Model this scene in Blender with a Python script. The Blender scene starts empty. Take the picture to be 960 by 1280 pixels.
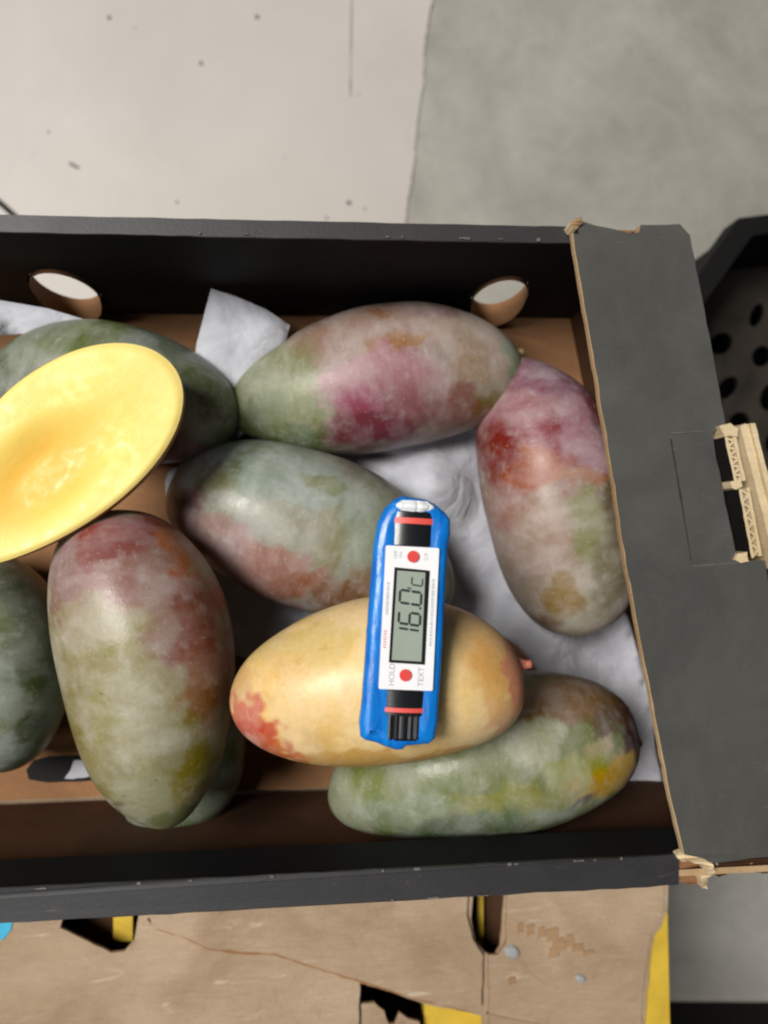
import bpy, bmesh, math, random
from mathutils import Vector, Matrix, noise
from mathutils.geometry import tessellate_polygon

random.seed(7)
scene = bpy.context.scene
COL = scene.collection
PI = math.pi

# ------------------------------------------------------------------ camera
cam_data = bpy.data.cameras.new("camera")
cam_data.sensor_fit = 'VERTICAL'
cam_data.sensor_height = 24.0
cam_data.lens = 985.0 / 1280.0 * 24.0
cam_data.clip_start = 0.01
cam_data.clip_end = 50.0
cam_data.dof.use_dof = True
cam_data.dof.focus_distance = 0.27
cam_data.dof.aperture_fstop = (cam_data.lens / 1000.0) / 0.0030
camera = bpy.data.objects.new("camera", cam_data)
COL.objects.link(camera)
rx, ry, rz = (0.9960353, -0.0133318, 0.08795425), (0.01114794, 0.9996184, 0.02527421), (-0.08825763, -0.0241935, 0.99580383)
camera.matrix_world = Matrix(((rx[0], ry[0], rz[0], 0.0), (rx[1], ry[1], rz[1], 0.0), (rx[2], ry[2], rz[2], 0.396), (0, 0, 0, 1)))
scene.camera = camera

# ------------------------------------------------------------------ light: a hall lit by ceiling lamps
world = bpy.data.worlds.new("World")
scene.world = world
world.use_nodes = True
bg = world.node_tree.nodes['Background']
bg.inputs[0].default_value = (0.93, 0.97, 1.0, 1)
bg.inputs[1].default_value = 0.035

def ceiling_lamp(name, loc, aim, sx, sy, power, colour):
    d = bpy.data.lights.new(name, 'AREA')
    d.shape = 'RECTANGLE'
    d.size, d.size_y = sx, sy
    d.energy = power
    d.color = colour
    o = bpy.data.objects.new(name, d)
    COL.objects.link(o)
    o.location = loc
    o.rotation_euler = (Vector(aim) - Vector(loc)).to_track_quat('-Z', 'Y').to_euler()
    return o
ceiling_lamp("ceiling_lamp", (-1.15, 0.45, 2.25), (0, 0, 0), 0.8, 0.8, 78, (1.0, 0.97, 0.92))
ceiling_lamp("ceiling_lamp_near", (-0.75, -0.75, 2.4), (0, 0, 0), 1.0, 0.2, 9, (0.95, 0.98, 1.0))

scene.view_settings.view_transform = 'Standard'
scene.view_settings.look = 'None'
scene.view_settings.exposure = 0.0
scene.view_settings.gamma = 1.0
scene.view_settings.use_curve_mapping = False
scene.render.engine = 'CYCLES'
scene.cycles.max_bounces = 6
scene.cycles.pixel_filter_type = 'BLACKMAN_HARRIS'
scene.cycles.filter_width = 2.2
scene.cycles.diffuse_bounces = 3
scene.cycles.glossy_bounces = 2
scene.cycles.transmission_bounces = 4
scene.cycles.caustics_reflective = False
scene.cycles.caustics_refractive = False

# ------------------------------------------------------------------ helpers
def lin(c):
    r = []
    for v in c[:3]:
        v = v / 255.0
        r.append(v / 12.92 if v <= 0.04045 else ((v + 0.055) / 1.055) ** 2.4)
    return tuple(r) + (1.0,)

class Mat:
    """small wrapper to wire a Principled material"""
    def __init__(self, name):
        self.m = bpy.data.materials.new(name)
        self.m.use_nodes = True
        self.nt = self.m.node_tree
        self.bsdf = self.nt.nodes['Principled BSDF']
        self.tc = self.nt.nodes.new('ShaderNodeTexCoord')
    def node(self, t, **kw):
        n = self.nt.nodes.new(t)
        for k, v in kw.items():
            if k in n.inputs.keys():
                n.inputs[k].default_value = v
            else:
                setattr(n, k, v)
        return n
    def link(self, a, b):
        self.nt.links.new(a, b)
    def coords(self, scale=(1, 1, 1), rot=(0, 0, 0)):
        mp = self.node('ShaderNodeMapping')
        mp.inputs['Scale'].default_value = scale
        mp.inputs['Rotation'].default_value = rot
        self.link(self.tc.outputs['Object'], mp.inputs['Vector'])
        return mp.outputs[0]
    def noise(self, scale, detail=4, rough=0.55, dist=0.0, vec=None):
        n = self.node('ShaderNodeTexNoise')
        n.inputs['Scale'].default_value = scale
        n.inputs['Detail'].default_value = detail
        n.inputs['Roughness'].default_value = rough
        n.inputs['Distortion'].default_value = dist
        self.link(vec if vec is not None else self.tc.outputs['Object'], n.inputs['Vector'])
        return n.outputs['Fac']
    def ramp(self, src, stops):
        r = self.node('ShaderNodeValToRGB')
        el = r.color_ramp.elements
        while len(el) < len(stops):
            el.new(0.5)
        for e, (p, c) in zip(el, stops):
            e.position = p
            e.color = c if len(c) == 4 else tuple(c) + (1,)
        self.link(src, r.inputs[0])
        return r.outputs[0]
    def grey(self, src, lo, hi, a=0.0, b=1.0):
        return self.ramp(src, [(lo, (a, a, a, 1)), (hi, (b, b, b, 1))])
    def mix(self, fac, a, b, mode='MIX'):
        n = self.node('ShaderNodeMix', data_type='RGBA', blend_type=mode)
        for s, v in ((n.inputs[0], fac), (n.inputs[6], a), (n.inputs[7], b)):
            if isinstance(v, (int, float)):
                s.default_value = v
            elif isinstance(v, tuple):
                s.default_value = v
            else:
                self.link(v, s)
        return n.outputs[2]
    def math(self, op, a, b=0.0):
        n = self.node('ShaderNodeMath', operation=op)
        for s, v in ((n.inputs[0], a), (n.inputs[1], b)):
            if isinstance(v, (int, float)):
                s.default_value = v
            else:
                self.link(v, s)
        return n.outputs[0]
    def bump(self, src, strength, dist):
        n = self.node('ShaderNodeBump')
        n.inputs['Strength'].default_value = strength
        n.inputs['Distance'].default_value = dist
        self.link(src, n.inputs['Height'])
        self.link(n.outputs[0], self.bsdf.inputs['Normal'])
    def out(self, col=None, rough=None, spec=None, metal=None):
        for key, v in (('Base Color', col), ('Roughness', rough), ('Specular IOR Level', spec), ('Metallic', metal)):
            if v is None:
                continue
            if isinstance(v, (int, float, tuple)):
                self.bsdf.inputs[key].default_value = v
            else:
                self.link(v, self.bsdf.inputs[key])
        return self.m

def plain(name, col, rough=0.5, spec=0.5, var=0.12, scale=120):
    m = Mat(name)
    n = m.noise(scale, 4, 0.6)
    c = lin(col)
    lo = tuple(v * (1 - var) for v in c[:3]) + (1,)
    hi = tuple(min(1, v * (1 + var)) for v in c[:3]) + (1,)
    m.bump(n, 0.06, 0.001)
    return m.out(m.ramp(n, [(0.3, lo), (0.7, hi)]), rough, spec)

def kraft(name, col, dark, wet=False, fl=0.0):
    m = Mat(name)
    big = m.noise(14, 5, 0.6, 0.6)
    fib = m.noise(30, 6, 0.7, 0.2, m.coords((3, 26, 3), (0, 0, 0.25)))
    fine = m.noise(900, 3, 0.6)
    c = m.ramp(big, [(0.30, lin(dark)), (0.62, lin(col))])
    c = m.mix(0.35, c, m.grey(fib, 0.25, 0.75, 0.55, 1.15), 'MULTIPLY')
    c = m.mix(0.25, c, m.grey(fine, 0.3, 0.7, 0.6, 1.2), 'MULTIPLY')
    h = m.math('ADD', m.math('MULTIPLY', fib, 0.5), m.math('MULTIPLY', fine, 0.3))
    m.bump(h, 0.25, 0.0006)
    return m.out(c, 0.85, 0.25)

def black_print(name, base, scuff, rough, spec=0.5):
    m = Mat(name)
    n = m.noise(22, 6, 0.65, 0.5)
    sc = m.noise(160, 5, 0.75, 1.0, m.coords((0.35, 1.6, 1.0), (0, 0, 0.1)))
    c = m.ramp(n, [(0.3, lin(tuple(v * 0.9 for v in base))), (0.75, lin(tuple(v * 1.12 for v in base)))])
    c = m.mix(m.grey(sc, 0.63, 0.80, 0, 0.55), c, lin(scuff))
    fine = m.noise(700, 2, 0.5)
    c = m.mix(m.grey(fine, 0.70, 0.8, 0, 0.3), c, lin(scuff))
    m.bump(m.math('ADD', m.math('MULTIPLY', n, 0.6), m.math('MULTIPLY', fine, 0.15)), 0.22, 0.0015)
    return m.out(c, m.grey(n, 0.3, 0.8, rough - 0.06, rough + 0.08), spec)

M_PRINT = black_print('black_coated_board', (74, 73, 70), (116, 112, 106), 0.46)
M_LIP = black_print('black_rim_board', (42, 41, 42), (112, 108, 104), 0.50)
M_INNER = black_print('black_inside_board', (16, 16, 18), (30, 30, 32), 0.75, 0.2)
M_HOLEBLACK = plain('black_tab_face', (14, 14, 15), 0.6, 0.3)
M_FLECK = plain('worn_board_fleck', (104, 99, 94), 0.8, 0.2, 0.3, 600)
M_SLOT = plain('dark_slot', (30, 28, 27), 0.8, 0.2)
M_KRAFT = kraft('kraft_board', (158, 116, 80), (134, 95, 64))
M_KRAFT_SHADE = kraft('shade_dark_kraft', (90, 60, 38), (66, 43, 27))  # kraft with the near wall's shade put into its colour
M_EDGE = kraft('cut_board_edge', (196, 166, 128), (158, 126, 90))
M_CREAM = kraft('cream_torn_board', (226, 206, 170), (202, 178, 138))
def worn_carton():
    mt = kraft('worn_carton_board', (184, 160, 134), (152, 126, 100))
    nt = mt.node_tree
    b = nt.nodes['Principled BSDF']
    src = b.inputs['Base Color'].links[0].from_socket
    tc = nt.nodes.new('ShaderNodeTexCoord')
    def nz(scale, detail, rough, dist, sc):
        mp = nt.nodes.new('ShaderNodeMapping'); mp.inputs['Scale'].default_value = sc; mp.inputs['Rotation'].default_value = (0, 0, 0.35)
        nt.links.new(tc.outputs['Object'], mp.inputs['Vector'])
        n = nt.nodes.new('ShaderNodeTexNoise')
        n.inputs['Scale'].default_value = scale; n.inputs['Detail'].default_value = detail
        n.inputs['Roughness'].default_value = rough; n.inputs['Distortion'].default_value = dist
        nt.links.new(mp.outputs[0], n.inputs['Vector'])
        return n.outputs['Fac']
    for fac, lo, hi, amt, col in ((nz(38, 6, 0.7, 1.5, (1, 1, 1)), 0.60, 0.74, 0.5, (126, 98, 72)), (nz(26, 5, 0.65, 0.8, (1, 6, 1)), 0.62, 0.70, 0.45, (214, 198, 176)), (nz(120, 4, 0.7, 0.5, (1, 1, 1)), 0.68, 0.76, 0.5, (112, 84, 60))):
        rp = nt.nodes.new('ShaderNodeValToRGB')
        rp.color_ramp.elements[0].position = lo; rp.color_ramp.elements[0].color = (0, 0, 0, 1)
        rp.color_ramp.elements[1].position = hi; rp.color_ramp.elements[1].color = (amt, amt, amt, 1)
        nt.links.new(fac, rp.inputs[0])
        mx = nt.nodes.new('ShaderNodeMix'); mx.data_type = 'RGBA'
        nt.links.new(rp.outputs[0], mx.inputs[0]); nt.links.new(src, mx.inputs[6]); mx.inputs[7].default_value = lin(col)
        src = mx.outputs[2]
    nt.links.new(src, b.inputs['Base Color'])
    return mt
M_CARTON = worn_carton()
M_STAIN = kraft('dark_wet_stain', (172, 140, 106), (146, 112, 80))
M_YELLOW = plain('yellow_printed_board', (206, 172, 58), 0.55, 0.35, 0.14, 60)
M_DARKBOARD = plain('dark_brown_board', (70, 46, 28), 0.8, 0.2)  # one dark brown for scraps, inner board and a stem
M_BLUE_LABEL = plain('light_blue_label', (60, 170, 205), 0.5, 0.4)
M_CRATE = plain('black_crate_plastic', (13, 12, 12), 0.75, 0.25)
M_LINER = kraft('crate_liner_board', (62, 55, 47), (34, 30, 26))
M_STEM = plain('dry_mango_stem', (128, 116, 82), 0.8, 0.3, 0.35, 500)
M_STEM_RED = plain('fresh_mango_stem', (176, 104, 84), 0.6, 0.4, 0.3, 500)

def paper_material():
    m = Mat('white_tissue')
    n = m.noise(60, 5, 0.6, 0.4)
    c = m.ramp(n, [(0.3, lin((174, 175, 184))), (0.7, lin((202, 203, 210)))])
    m.bump(m.math('ABSOLUTE', m.math('SUBTRACT', m.noise(48, 3, 0.5, 0.3), 0.5)), 0.6, 0.006)
    m.bsdf.inputs['Transmission Weight'].default_value = 0.0
    return m.out(c, 0.75, 0.3)
M_PAPER = paper_material()

def concrete_material():
    m = Mat('concrete')
    a = m.noise(7, 6, 0.62, 0.8)
    b = m.noise(26, 5, 0.6, 1.2)
    c = m.noise(300, 3, 0.6)
    col = m.ramp(a, [(0.30, lin((155, 152, 144))), (0.55, lin((173, 170, 162))), (0.75, lin((187, 184, 176)))])
    col = m.mix(0.55, col, m.grey(b, 0.28, 0.72, 0.86, 1.10), 'MULTIPLY')
    col = m.mix(0.2, col, m.grey(c, 0.3, 0.7, 0.7, 1.2), 'MULTIPLY')
    m.bump(m.math('ADD', b, m.math('MULTIPLY', c, 0.3)), 0.12, 0.002)
    return m.out(col, m.grey(b, 0.3, 0.7, 0.5, 0.7), 0.4)
M_CONCRETE = concrete_material()

def paint_material():
    m = Mat('white_floor_paint')
    a = m.noise(5, 5, 0.6, 0.5)
    b = m.noise(45, 6, 0.7, 0.6)
    col = m.ramp(a, [(0.3, lin((196, 190, 185))), (0.7, lin((208, 202, 197)))])
    col = m.mix(m.grey(b, 0.64, 0.78, 0, 0.25), col, lin((150, 144, 138)))
    streak = m.noise(9, 5, 0.6, 0.0, m.coords((9, 0.6, 1), (0, 0, 0.03)))
    col = m.mix(m.grey(streak, 0.66, 0.74, 0, 0.12), col, lin((140, 134, 128)))
    sp = m.node('ShaderNodeTexVoronoi', feature='F1')
    sp.inputs['Scale'].default_value = 26
    m.link(m.tc.outputs['Object'], sp.inputs['Vector'])
    col = m.mix(m.ramp(sp.outputs['Distance'], [(0.03, (0.3, 0.3, 0.3, 1)), (0.06, (0, 0, 0, 1))]), col, lin((120, 116, 112)))
    m.bump(b, 0.08, 0.001)
    return m.out(col, 0.5, 0.4)
M_PAINT = paint_material()

def skin_material():
    m = Mat('mango_skin')
    at = m.node('ShaderNodeAttribute')
    at.attribute_name = 'skin_colour'
    col = at.outputs['Color']
    info = m.node('ShaderNodeObjectInfo')
    add = m.node('ShaderNodeVectorMath', operation='ADD')
    m.link(m.tc.outputs['Object'], add.inputs[0])
    m.link(info.outputs['Location'], add.inputs[1])
    v = add.outputs[0]
    strk = m.node('ShaderNodeMapping')
    strk.inputs['Scale'].default_value = (1.5, 0.7, 1.0)
    m.link(v, strk.inputs['Vector'])
    bloom = m.noise(44, 5, 0.60, 0.25, strk.outputs[0])
    bloom2 = m.noise(150, 4, 0.62, 0.2, v)
    fine = m.noise(560, 2, 0.6, 0.0, v)
    # waxy bloom: paler and greyer where it is still on, cleaner colour where it was wiped off
    hsv = m.node('ShaderNodeHueSaturation')
    hsv.inputs['Saturation'].default_value = 1.12
    m.link(m.math('SUBTRACT', 1.04, m.math('MULTIPLY', at.outputs['Alpha'], 0.24)), hsv.inputs['Value'])
    m.link(col, hsv.inputs['Color'])
    pale = m.mix(m.math('MULTIPLY', at.outputs['Alpha'], 0.24), col, lin((186, 184, 188)))
    fb = m.grey(bloom, 0.39, 0.62)
    c = m.mix(fb, hsv.outputs[0], pale)
    c = m.mix(m.math('MULTIPLY', at.outputs['Alpha'], m.grey(bloom2, 0.54, 0.72, 0, 0.24)), c, lin((196, 194, 190)))
    c = m.mix(m.grey(bloom2, 0.26, 0.42, 0.22, 0.0), c, lin((96, 78, 48)))
    c = m.mix(0.4, c, m.grey(fine, 0.25, 0.75, 0.78, 1.10), 'MULTIPLY')
    # faint scratches across the wax
    sc = m.node('ShaderNodeMapping')
    sc.inputs['Scale'].default_value = (6.0, 0.5, 1.0)
    sc.inputs['Rotation'].default_value = (0, 0, 0.6)
    m.link(v, sc.inputs['Vector'])
    c = m.mix(m.grey(m.noise(95, 3, 0.5, 0.0, sc.outputs[0]), 0.70, 0.76, 0, 0.25), c, lin((200, 196, 184)))
    # lenticels
    vo = m.node('ShaderNodeTexVoronoi', feature='F1')
    vo.inputs['Scale'].default_value = 330
    m.link(v, vo.inputs['Vector'])
    c = m.mix(m.ramp(vo.outputs['Distance'], [(0.10, (0.18, 0.18, 0.18, 1)), (0.19, (0, 0, 0, 1))]), c, lin((206, 196, 150)))
    vo2 = m.node('ShaderNodeTexVoronoi', feature='F1')
    vo2.inputs['Scale'].default_value = 95
    m.link(v, vo2.inputs['Vector'])
    c = m.mix(m.ramp(vo2.outputs['Distance'], [(0.03, (0.45, 0.45, 0.45, 1)), (0.06, (0, 0, 0, 1))]), c, lin((70, 54, 34)))
    h = m.math('ADD', m.math('MULTIPLY', bloom2, 0.6), m.math('MULTIPLY', fine, 0.25))
    m.bump(h, 0.22, 0.0012)
    return m.out(c, m.grey(fb, 0, 1, 0.32, 0.54), 0.5)
M_SKIN = skin_material()

def flesh_material():
    m = Mat('mango_flesh')
    at = m.node('ShaderNodeAttribute')
    at.attribute_name = 'skin_colour'
    n = m.noise(70, 5, 0.6, 0.4)
    fib = m.noise(60, 5, 0.6, 0.3, m.coords((1, 7, 1)))
    c = m.mix(0.4, at.outputs['Color'], m.grey(fib, 0.3, 0.7, 0.93, 1.04), 'MULTIPLY')
    c = m.mix(m.grey(n, 0.45, 0.85, 0, 0.12), c, lin((246, 220, 140)))
    wet = m.noise(230, 4, 0.6, 0.3)
    m.bump(m.math('ADD', fib, m.math('ADD', n, wet)), 0.16, 0.0007)
    m.bsdf.inputs['Subsurface Weight'].default_value = 0.2
    m.bsdf.inputs['Subsurface Radius'].default_value = (0.010, 0.006, 0.002)
    m.bsdf.inputs['Subsurface Scale'].default_value = 0.6
    return m.out(c, m.grey(wet, 0.35, 0.65, 0.34, 0.6), 0.35)
M_FLESH = flesh_material()

def blue_material():
    m = Mat('blue_plastic_sleeve')
    n = m.noise(150, 4, 0.6, 0.6, m.coords((1.6, 0.5, 1)))
    c = m.ramp(n, [(0.3, lin((6, 92, 180))), (0.7, lin((16, 128, 214)))])
    m.bump(n, 0.25, 0.0012)
    return m.out(c, 0.30, 0.5)
M_BLUE = blue_material()
M_WHITE = plain('white_face_plastic', (232, 232, 234), 0.4, 0.5, 0.03, 200)
M_BLACKPL = plain('black_glossy_plastic', (24, 25, 28), 0.25, 0.5, 0.1)
M_STRIPE = plain('red_stripe', (222, 84, 76), 0.45, 0.5, 0.05)
M_BUTTON = plain('red_button', (214, 66, 60), 0.4, 0.5, 0.05)
M_LCD = plain('grey_green_display', (150, 160, 148), 0.22, 0.5, 0.03)
M_SEG = plain('dark_display_segment', (40, 48, 46), 0.4, 0.4, 0.02)
M_INK = plain('grey_ink', (158, 160, 166), 0.6, 0.3, 0.05)
M_INK_RED = plain('red_ink', (214, 128, 138), 0.6, 0.3, 0.05)
M_TIP = plain('clear_white_tip', (226, 228, 230), 0.22, 0.5, 0.08, 900)
def water_material():
    m = Mat('water')
    m.bsdf.inputs['Transmission Weight'].default_value = 0.6
    m.bsdf.inputs['IOR'].default_value = 1.33
    n = m.noise(400, 2, 0.5)
    return m.out(m.ramp(n, [(0.3, (0.8, 0.8, 0.8, 1)), (0.7, (0.95, 0.95, 0.95, 1))]), 0.04, 0.5)
M_WATER = water_material()

def link(name, me, parent=None):
    o = bpy.data.objects.new(name, me)
    COL.objects.link(o)
    if parent is not None:
        o.parent = parent
    return o
def empty(name, loc=(0, 0, 0), rot=(0, 0, 0)):
    o = bpy.data.objects.new(name, None)
    o.empty_display_size = 0.01
    COL.objects.link(o)
    o.location = loc
    o.rotation_euler = rot
    return o
def tag(o, label, cat, group=None):
    o['label'] = label
    o['category'] = cat
    if group:
        o['group'] = group
    return o
def from_data(name, vs, fs, mats, parent=None, idx=None, smooth=False):
    me = bpy.data.meshes.new(name)
    me.from_pydata([tuple(v) for v in vs], [], fs)
    for mt in (mats if isinstance(mats, (list, tuple)) else [mats]):
        me.materials.append(mt)
    if idx:
        me.polygons.foreach_set('material_index', idx)
    if smooth:
        me.polygons.foreach_set('use_smooth', [True] * len(me.polygons))
    me.update()
    return link(name, me, parent)

def refine(pts, step, jag, seed=0):
    """subdivide an outline and make it a little ragged"""
    out = []
    n = len(pts)
    for i in range(n):
        a, b = Vector(pts[i]), Vector(pts[(i + 1) % n])
        k = max(1, int((b - a).length / step))
        d = (b - a)
        nrm = Vector((-d.y, d.x)).normalized() if d.length > 0 else Vector((0, 0))
        for j in range(k):
            p = a + d * (j / k)
            q = noise.noise(Vector((p.x * 220 + seed, p.y * 220, seed * 3.1))) + 0.6 * noise.noise(Vector((p.x * 900 + seed, p.y * 900, seed)))
            if j > 0:
                p = p + nrm * (q * jag)
            out.append((p.x, p.y))
    return out

def plate(name, outer, z0, z1, mats, parent=None, holes=(), mtx=None, zf=None):
    """flat board: outline and holes in its own xy plane; mats = (top, side, bottom)"""
    loops = [list(outer)] + [list(h) for h in holes]
    flat = [p for l in loops for p in l]
    tris = tessellate_polygon([[Vector((p[0], p[1], 0)) for p in l] for l in loops])
    n = len(flat)
    def Z(p, base):
        return base + (zf(p) if zf else 0.0)
    vs = [Vector((p[0], p[1], Z(p, z1))) for p in flat] + [Vector((p[0], p[1], Z(p, z0))) for p in flat]
    fs, idx = [], []
    for a, b, c in tris:
        pa, pb, pc = flat[a], flat[b], flat[c]
        area = (pb[0] - pa[0]) * (pc[1] - pa[1]) - (pb[1] - pa[1]) * (pc[0] - pa[0])
        if area < 0:
            a, b, c = a, c, b
        fs.append((a, b, c)); idx.append(0)
        fs.append((c + n, b + n, a + n)); idx.append(2)
    k = 0
    for li, l in enumerate(loops):
        ar = sum(l[i][0] * l[(i + 1) % len(l)][1] - l[(i + 1) % len(l)][0] * l[i][1] for i in range(len(l)))
        ccw = ar > 0
        if li > 0:
            ccw = not ccw
        for i in range(len(l)):
            a, b = k + i, k + (i + 1) % len(l)
            fs.append((a, a + n, b + n, b) if ccw else (b, b + n, a + n, a)); idx.append(1)
        k += len(l)
    if mtx is not None:
        vs = [mtx @ v for v in vs]
    if not isinstance(mats, (list, tuple)):
        mats = (mats, mats, mats)
    return from_data(name, vs, fs, list(mats), parent, idx)

def box(name, lo, hi, mat, parent=None, mtx=None, bevel=0.0):
    bm = bmesh.new()
    bmesh.ops.create_cube(bm, size=1.0)
    for v in bm.verts:
        v.co = Vector([lo[i] + (v.co[i] + 0.5) * (hi[i] - lo[i]) for i in range(3)])
    if bevel:
        bmesh.ops.bevel(bm, geom=bm.edges[:], offset=bevel, segments=2, affect='EDGES', profile=0.5)
    if mtx is not None:
        bmesh.ops.transform(bm, matrix=mtx, verts=bm.verts[:])
    me = bpy.data.meshes.new(name)
    bm.to_mesh(me); bm.free()
    me.materials.append(mat)
    return link(name, me, parent)

def ellipse(cx, cy, rx_, ry_, n=28, rot=0.0):
    return [(cx + rx_ * math.cos(t) * math.cos(rot) - ry_ * math.sin(t) * math.sin(rot),
             cy + rx_ * math.cos(t) * math.sin(rot) + ry_ * math.sin(t) * math.cos(rot)) for t in [2 * PI * i / n for i in range(n)]]

# ------------------------------------------------------------------ the ground
FLOOR = -0.35
fl = plate('floor', [(-3, -3), (3, -3), (3, 3), (-3, 3)], FLOOR - 0.02, FLOOR, M_CONCRETE)
fl['kind'] = 'structure'
edge = [(0.1196, 0.5154), (0.1144, 0.4836), (0.1111, 0.4677), (0.1097, 0.4283), (0.1038, 0.3967), (0.1001, 0.3575), (0.0951, 0.3301), (0.0907, 0.2989), (0.0838, 0.1866)]
edge = [(edge[0][0] + 0.05, 1.2)] + edge + [(0.075, -0.25)]
pts = [(-2.5, 1.2)] + [(-2.5, -0.25)] + list(reversed(edge))
fp = plate('floor_paint', refine(pts, 0.004, 0.0018, 2), FLOOR + 0.0005, FLOOR + 0.0025, M_PAINT)
fp['kind'] = 'structure'
M_DIRT = plain('dark_dirt', (126, 120, 117), 0.9, 0.2, 0.3, 500)
for (x, y), rx_, ry_, a in zip([(-0.2178, 0.3420), (-0.1854, 0.4824), (-0.0489, 0.4893), (-0.1014, 0.4426), (0.0361, 0.3130), (-0.1245, 0.3099), (0.0513, 0.3080), (-0.2406, 0.3727), (0.0147, 0.2979)], (0.0056, 0.0022, 0.0022, 0.002, 0.0024, 0.0013, 0.0012, 0.001, 0.0013), (0.0016, 0.0016, 0.002, 0.0017, 0.0022, 0.0012, 0.0011, 0.001, 0.0012), (-0.5, 0.8, 0.5, 1, 0, 0, 0, 0, 0)):
    plate('dirt_speck', refine(ellipse(x, y, rx_, ry_, 14, a), 0.001, 0.0008, x * 50), FLOOR + 0.0026, FLOOR + 0.0034, M_DIRT, fp)
c0, c1 = [(0.0418, 0.5324), (0.0389, 0.4157)]
plate('floor_crack', refine([(c0[0] - 0.0005, c0[1]), (c1[0] - 0.0003, c1[1]), (c1[0] + 0.0003, c1[1]), (c0[0] + 0.0005, c0[1])], 0.01, 0.0006, 5), FLOOR + 0.0026, FLOOR + 0.0030, M_DIRT, fp)

s0, s1 = [(-0.3227, 0.3407), (-0.2628, 0.2857)]
d = (Vector(s1) - Vector(s0)).normalized() * 0.0022
strap = plate('black_strap', [(s0[0] - d.y, s0[1] + d.x), (s0[0] + d.y, s0[1] - d.x), (s1[0] + d.y, s1[1] - d.x), (s1[0] - d.y, s1[1] + d.x)], FLOOR + 0.0045, FLOOR + 0.007, M_SLOT)
tag(strap, 'thin black strap lying on the white floor paint at the left edge', 'strap')

# ------------------------------------------------------------------ lower cartons that carry the fruit box
CX0, CX1, CY0, CY1 = -0.30, 0.1815, -0.36, 0.108
def carton_walls(root, z0, z1):
    t = 0.005
    for lo, hi in (((CX0, CY0, z0), (CX1, CY0 + t, z1)), ((CX0, CY1 - t, z0), (CX1, CY1, z1)),
                   ((CX0, CY0 + t + .0005, z0), (CX0 + t, CY1 - t - .0005, z1)), ((CX1 - t, CY0 + t + .0005, z0), (CX1, CY1 - t - .0005, z1))):
        box('side_wall', lo, hi, M_YELLOW, root)
kc = empty('kraft_carton', (0, 0, 0))
tag(kc, 'worn brown carton with torn top and yellow side under the black box', 'carton')
carton_walls(kc, -0.178, -0.0095)
holeA = [(-0.1230, -0.1830), (-0.0869, -0.1810), (-0.0901, -0.1985), (-0.0947, -0.2037), (-0.1009, -0.2041), (-0.1124, -0.1976), (-0.1253, -0.1906)]
holeB = [(0.0786, -0.1819), (0.0949, -0.1827), (0.0919, -0.2123), (0.0889, -0.2170), (0.0839, -0.2150), (0.0790, -0.2083), (0.0771, -0.1980)]
holeC = [(0.0201, -0.2256), (0.0521, -0.2385), (0.0817, -0.2464), (0.0838, -0.2732), (0.0183, -0.2685)]
yl_holeA = [(-0.1286, -0.1773), (-0.0824, -0.1798), (-0.0864, -0.2031), (-0.0942, -0.2089), (-0.1134, -0.2031), (-0.1302, -0.1928)]
yl_holeB = [(0.0755, -0.1801), (0.0973, -0.1812), (0.0950, -0.2195), (0.0824, -0.2203), (0.0742, -0.2085)]
yl_holeC = [(0.0165, -0.2220), (0.0527, -0.2355), (0.0870, -0.2450), (0.0864, -0.2781), (0.0159, -0.2730)]
plate('yellow_panel', [(CX0, CY0), (CX1, CY0), (CX1, CY1), (CX0, CY1)], -0.0090, -0.0062, (M_YELLOW, M_EDGE, M_DARKBOARD), kc, [yl_holeA, yl_holeB, yl_holeC])
# brown printed sheets on top of it, torn
right_edge = [(0.1816, -0.1834), (0.1808, -0.1978), (0.1767, -0.2078), (0.1732, -0.2117), (0.1703, -0.2279), (0.1681, -0.2481), (0.1670, -0.2603), (0.1666, -0.2805)]
sheet = refine([(CX0 + .002, CY0 + .01), (right_edge[-1][0], CY0 + .01)] + list(reversed(right_edge)) + [(right_edge[0][0], CY1 - .01), (CX0 + .002, CY1 - .01)], 0.006, 0.0010, 9)
plate('top_sheet', sheet, -0.0060, -0.0042, (M_CARTON, M_EDGE, M_EDGE), kc, [refine(holeA, .004, .0004, 1), refine(holeB, .004, .0003, 2), refine(holeC, .004, .0008, 3)])
ply = [(-0.0828, -0.1848), (-0.0805, -0.1919), (-0.0652, -0.1974), (-0.0536, -0.2035), (-0.0389, -0.2059), (-0.0213, -0.2078), (-0.0004, -0.2161), (0.0186, -0.2228), (0.0482, -0.2341), (0.0758, -0.2423), (0.0812, -0.2402), (0.0824, -0.2147), (0.0812, -0.2131), (0.0772, -0.2064), (0.0745, -0.1943), (0.0760, -0.1775), (-0.0386, -0.1716)]
plate('torn_ply', refine(ply, .004, .0006, 12), -0.0041, -0.0016, (M_CARTON, M_KRAFT, M_EDGE), kc, zf=lambda p: 0.0007 * noise.noise(Vector((p[0] * 70, p[1] * 70, 2))))
tear = [(-0.0834, -0.1881), (-0.0788, -0.1934), (-0.0650, -0.1984), (-0.0535, -0.2045), (-0.0388, -0.2074), (-0.0212, -0.2092), (-0.0004, -0.2171), (0.0185, -0.2242), (0.0481, -0.2351), (0.0756, -0.2433), (0.0756, -0.2417), (0.0481, -0.2335), (0.0186, -0.2222), (-0.0004, -0.2151), (-0.0212, -0.2068), (-0.0388, -0.2046), (-0.0535, -0.2018), (-0.0650, -0.1957), (-0.0803, -0.1906)]
plate('tear_edge', refine(tear, .003, .0009, 23), -0.0041, -0.0022, (M_KRAFT, M_KRAFT, M_KRAFT), kc)
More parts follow.
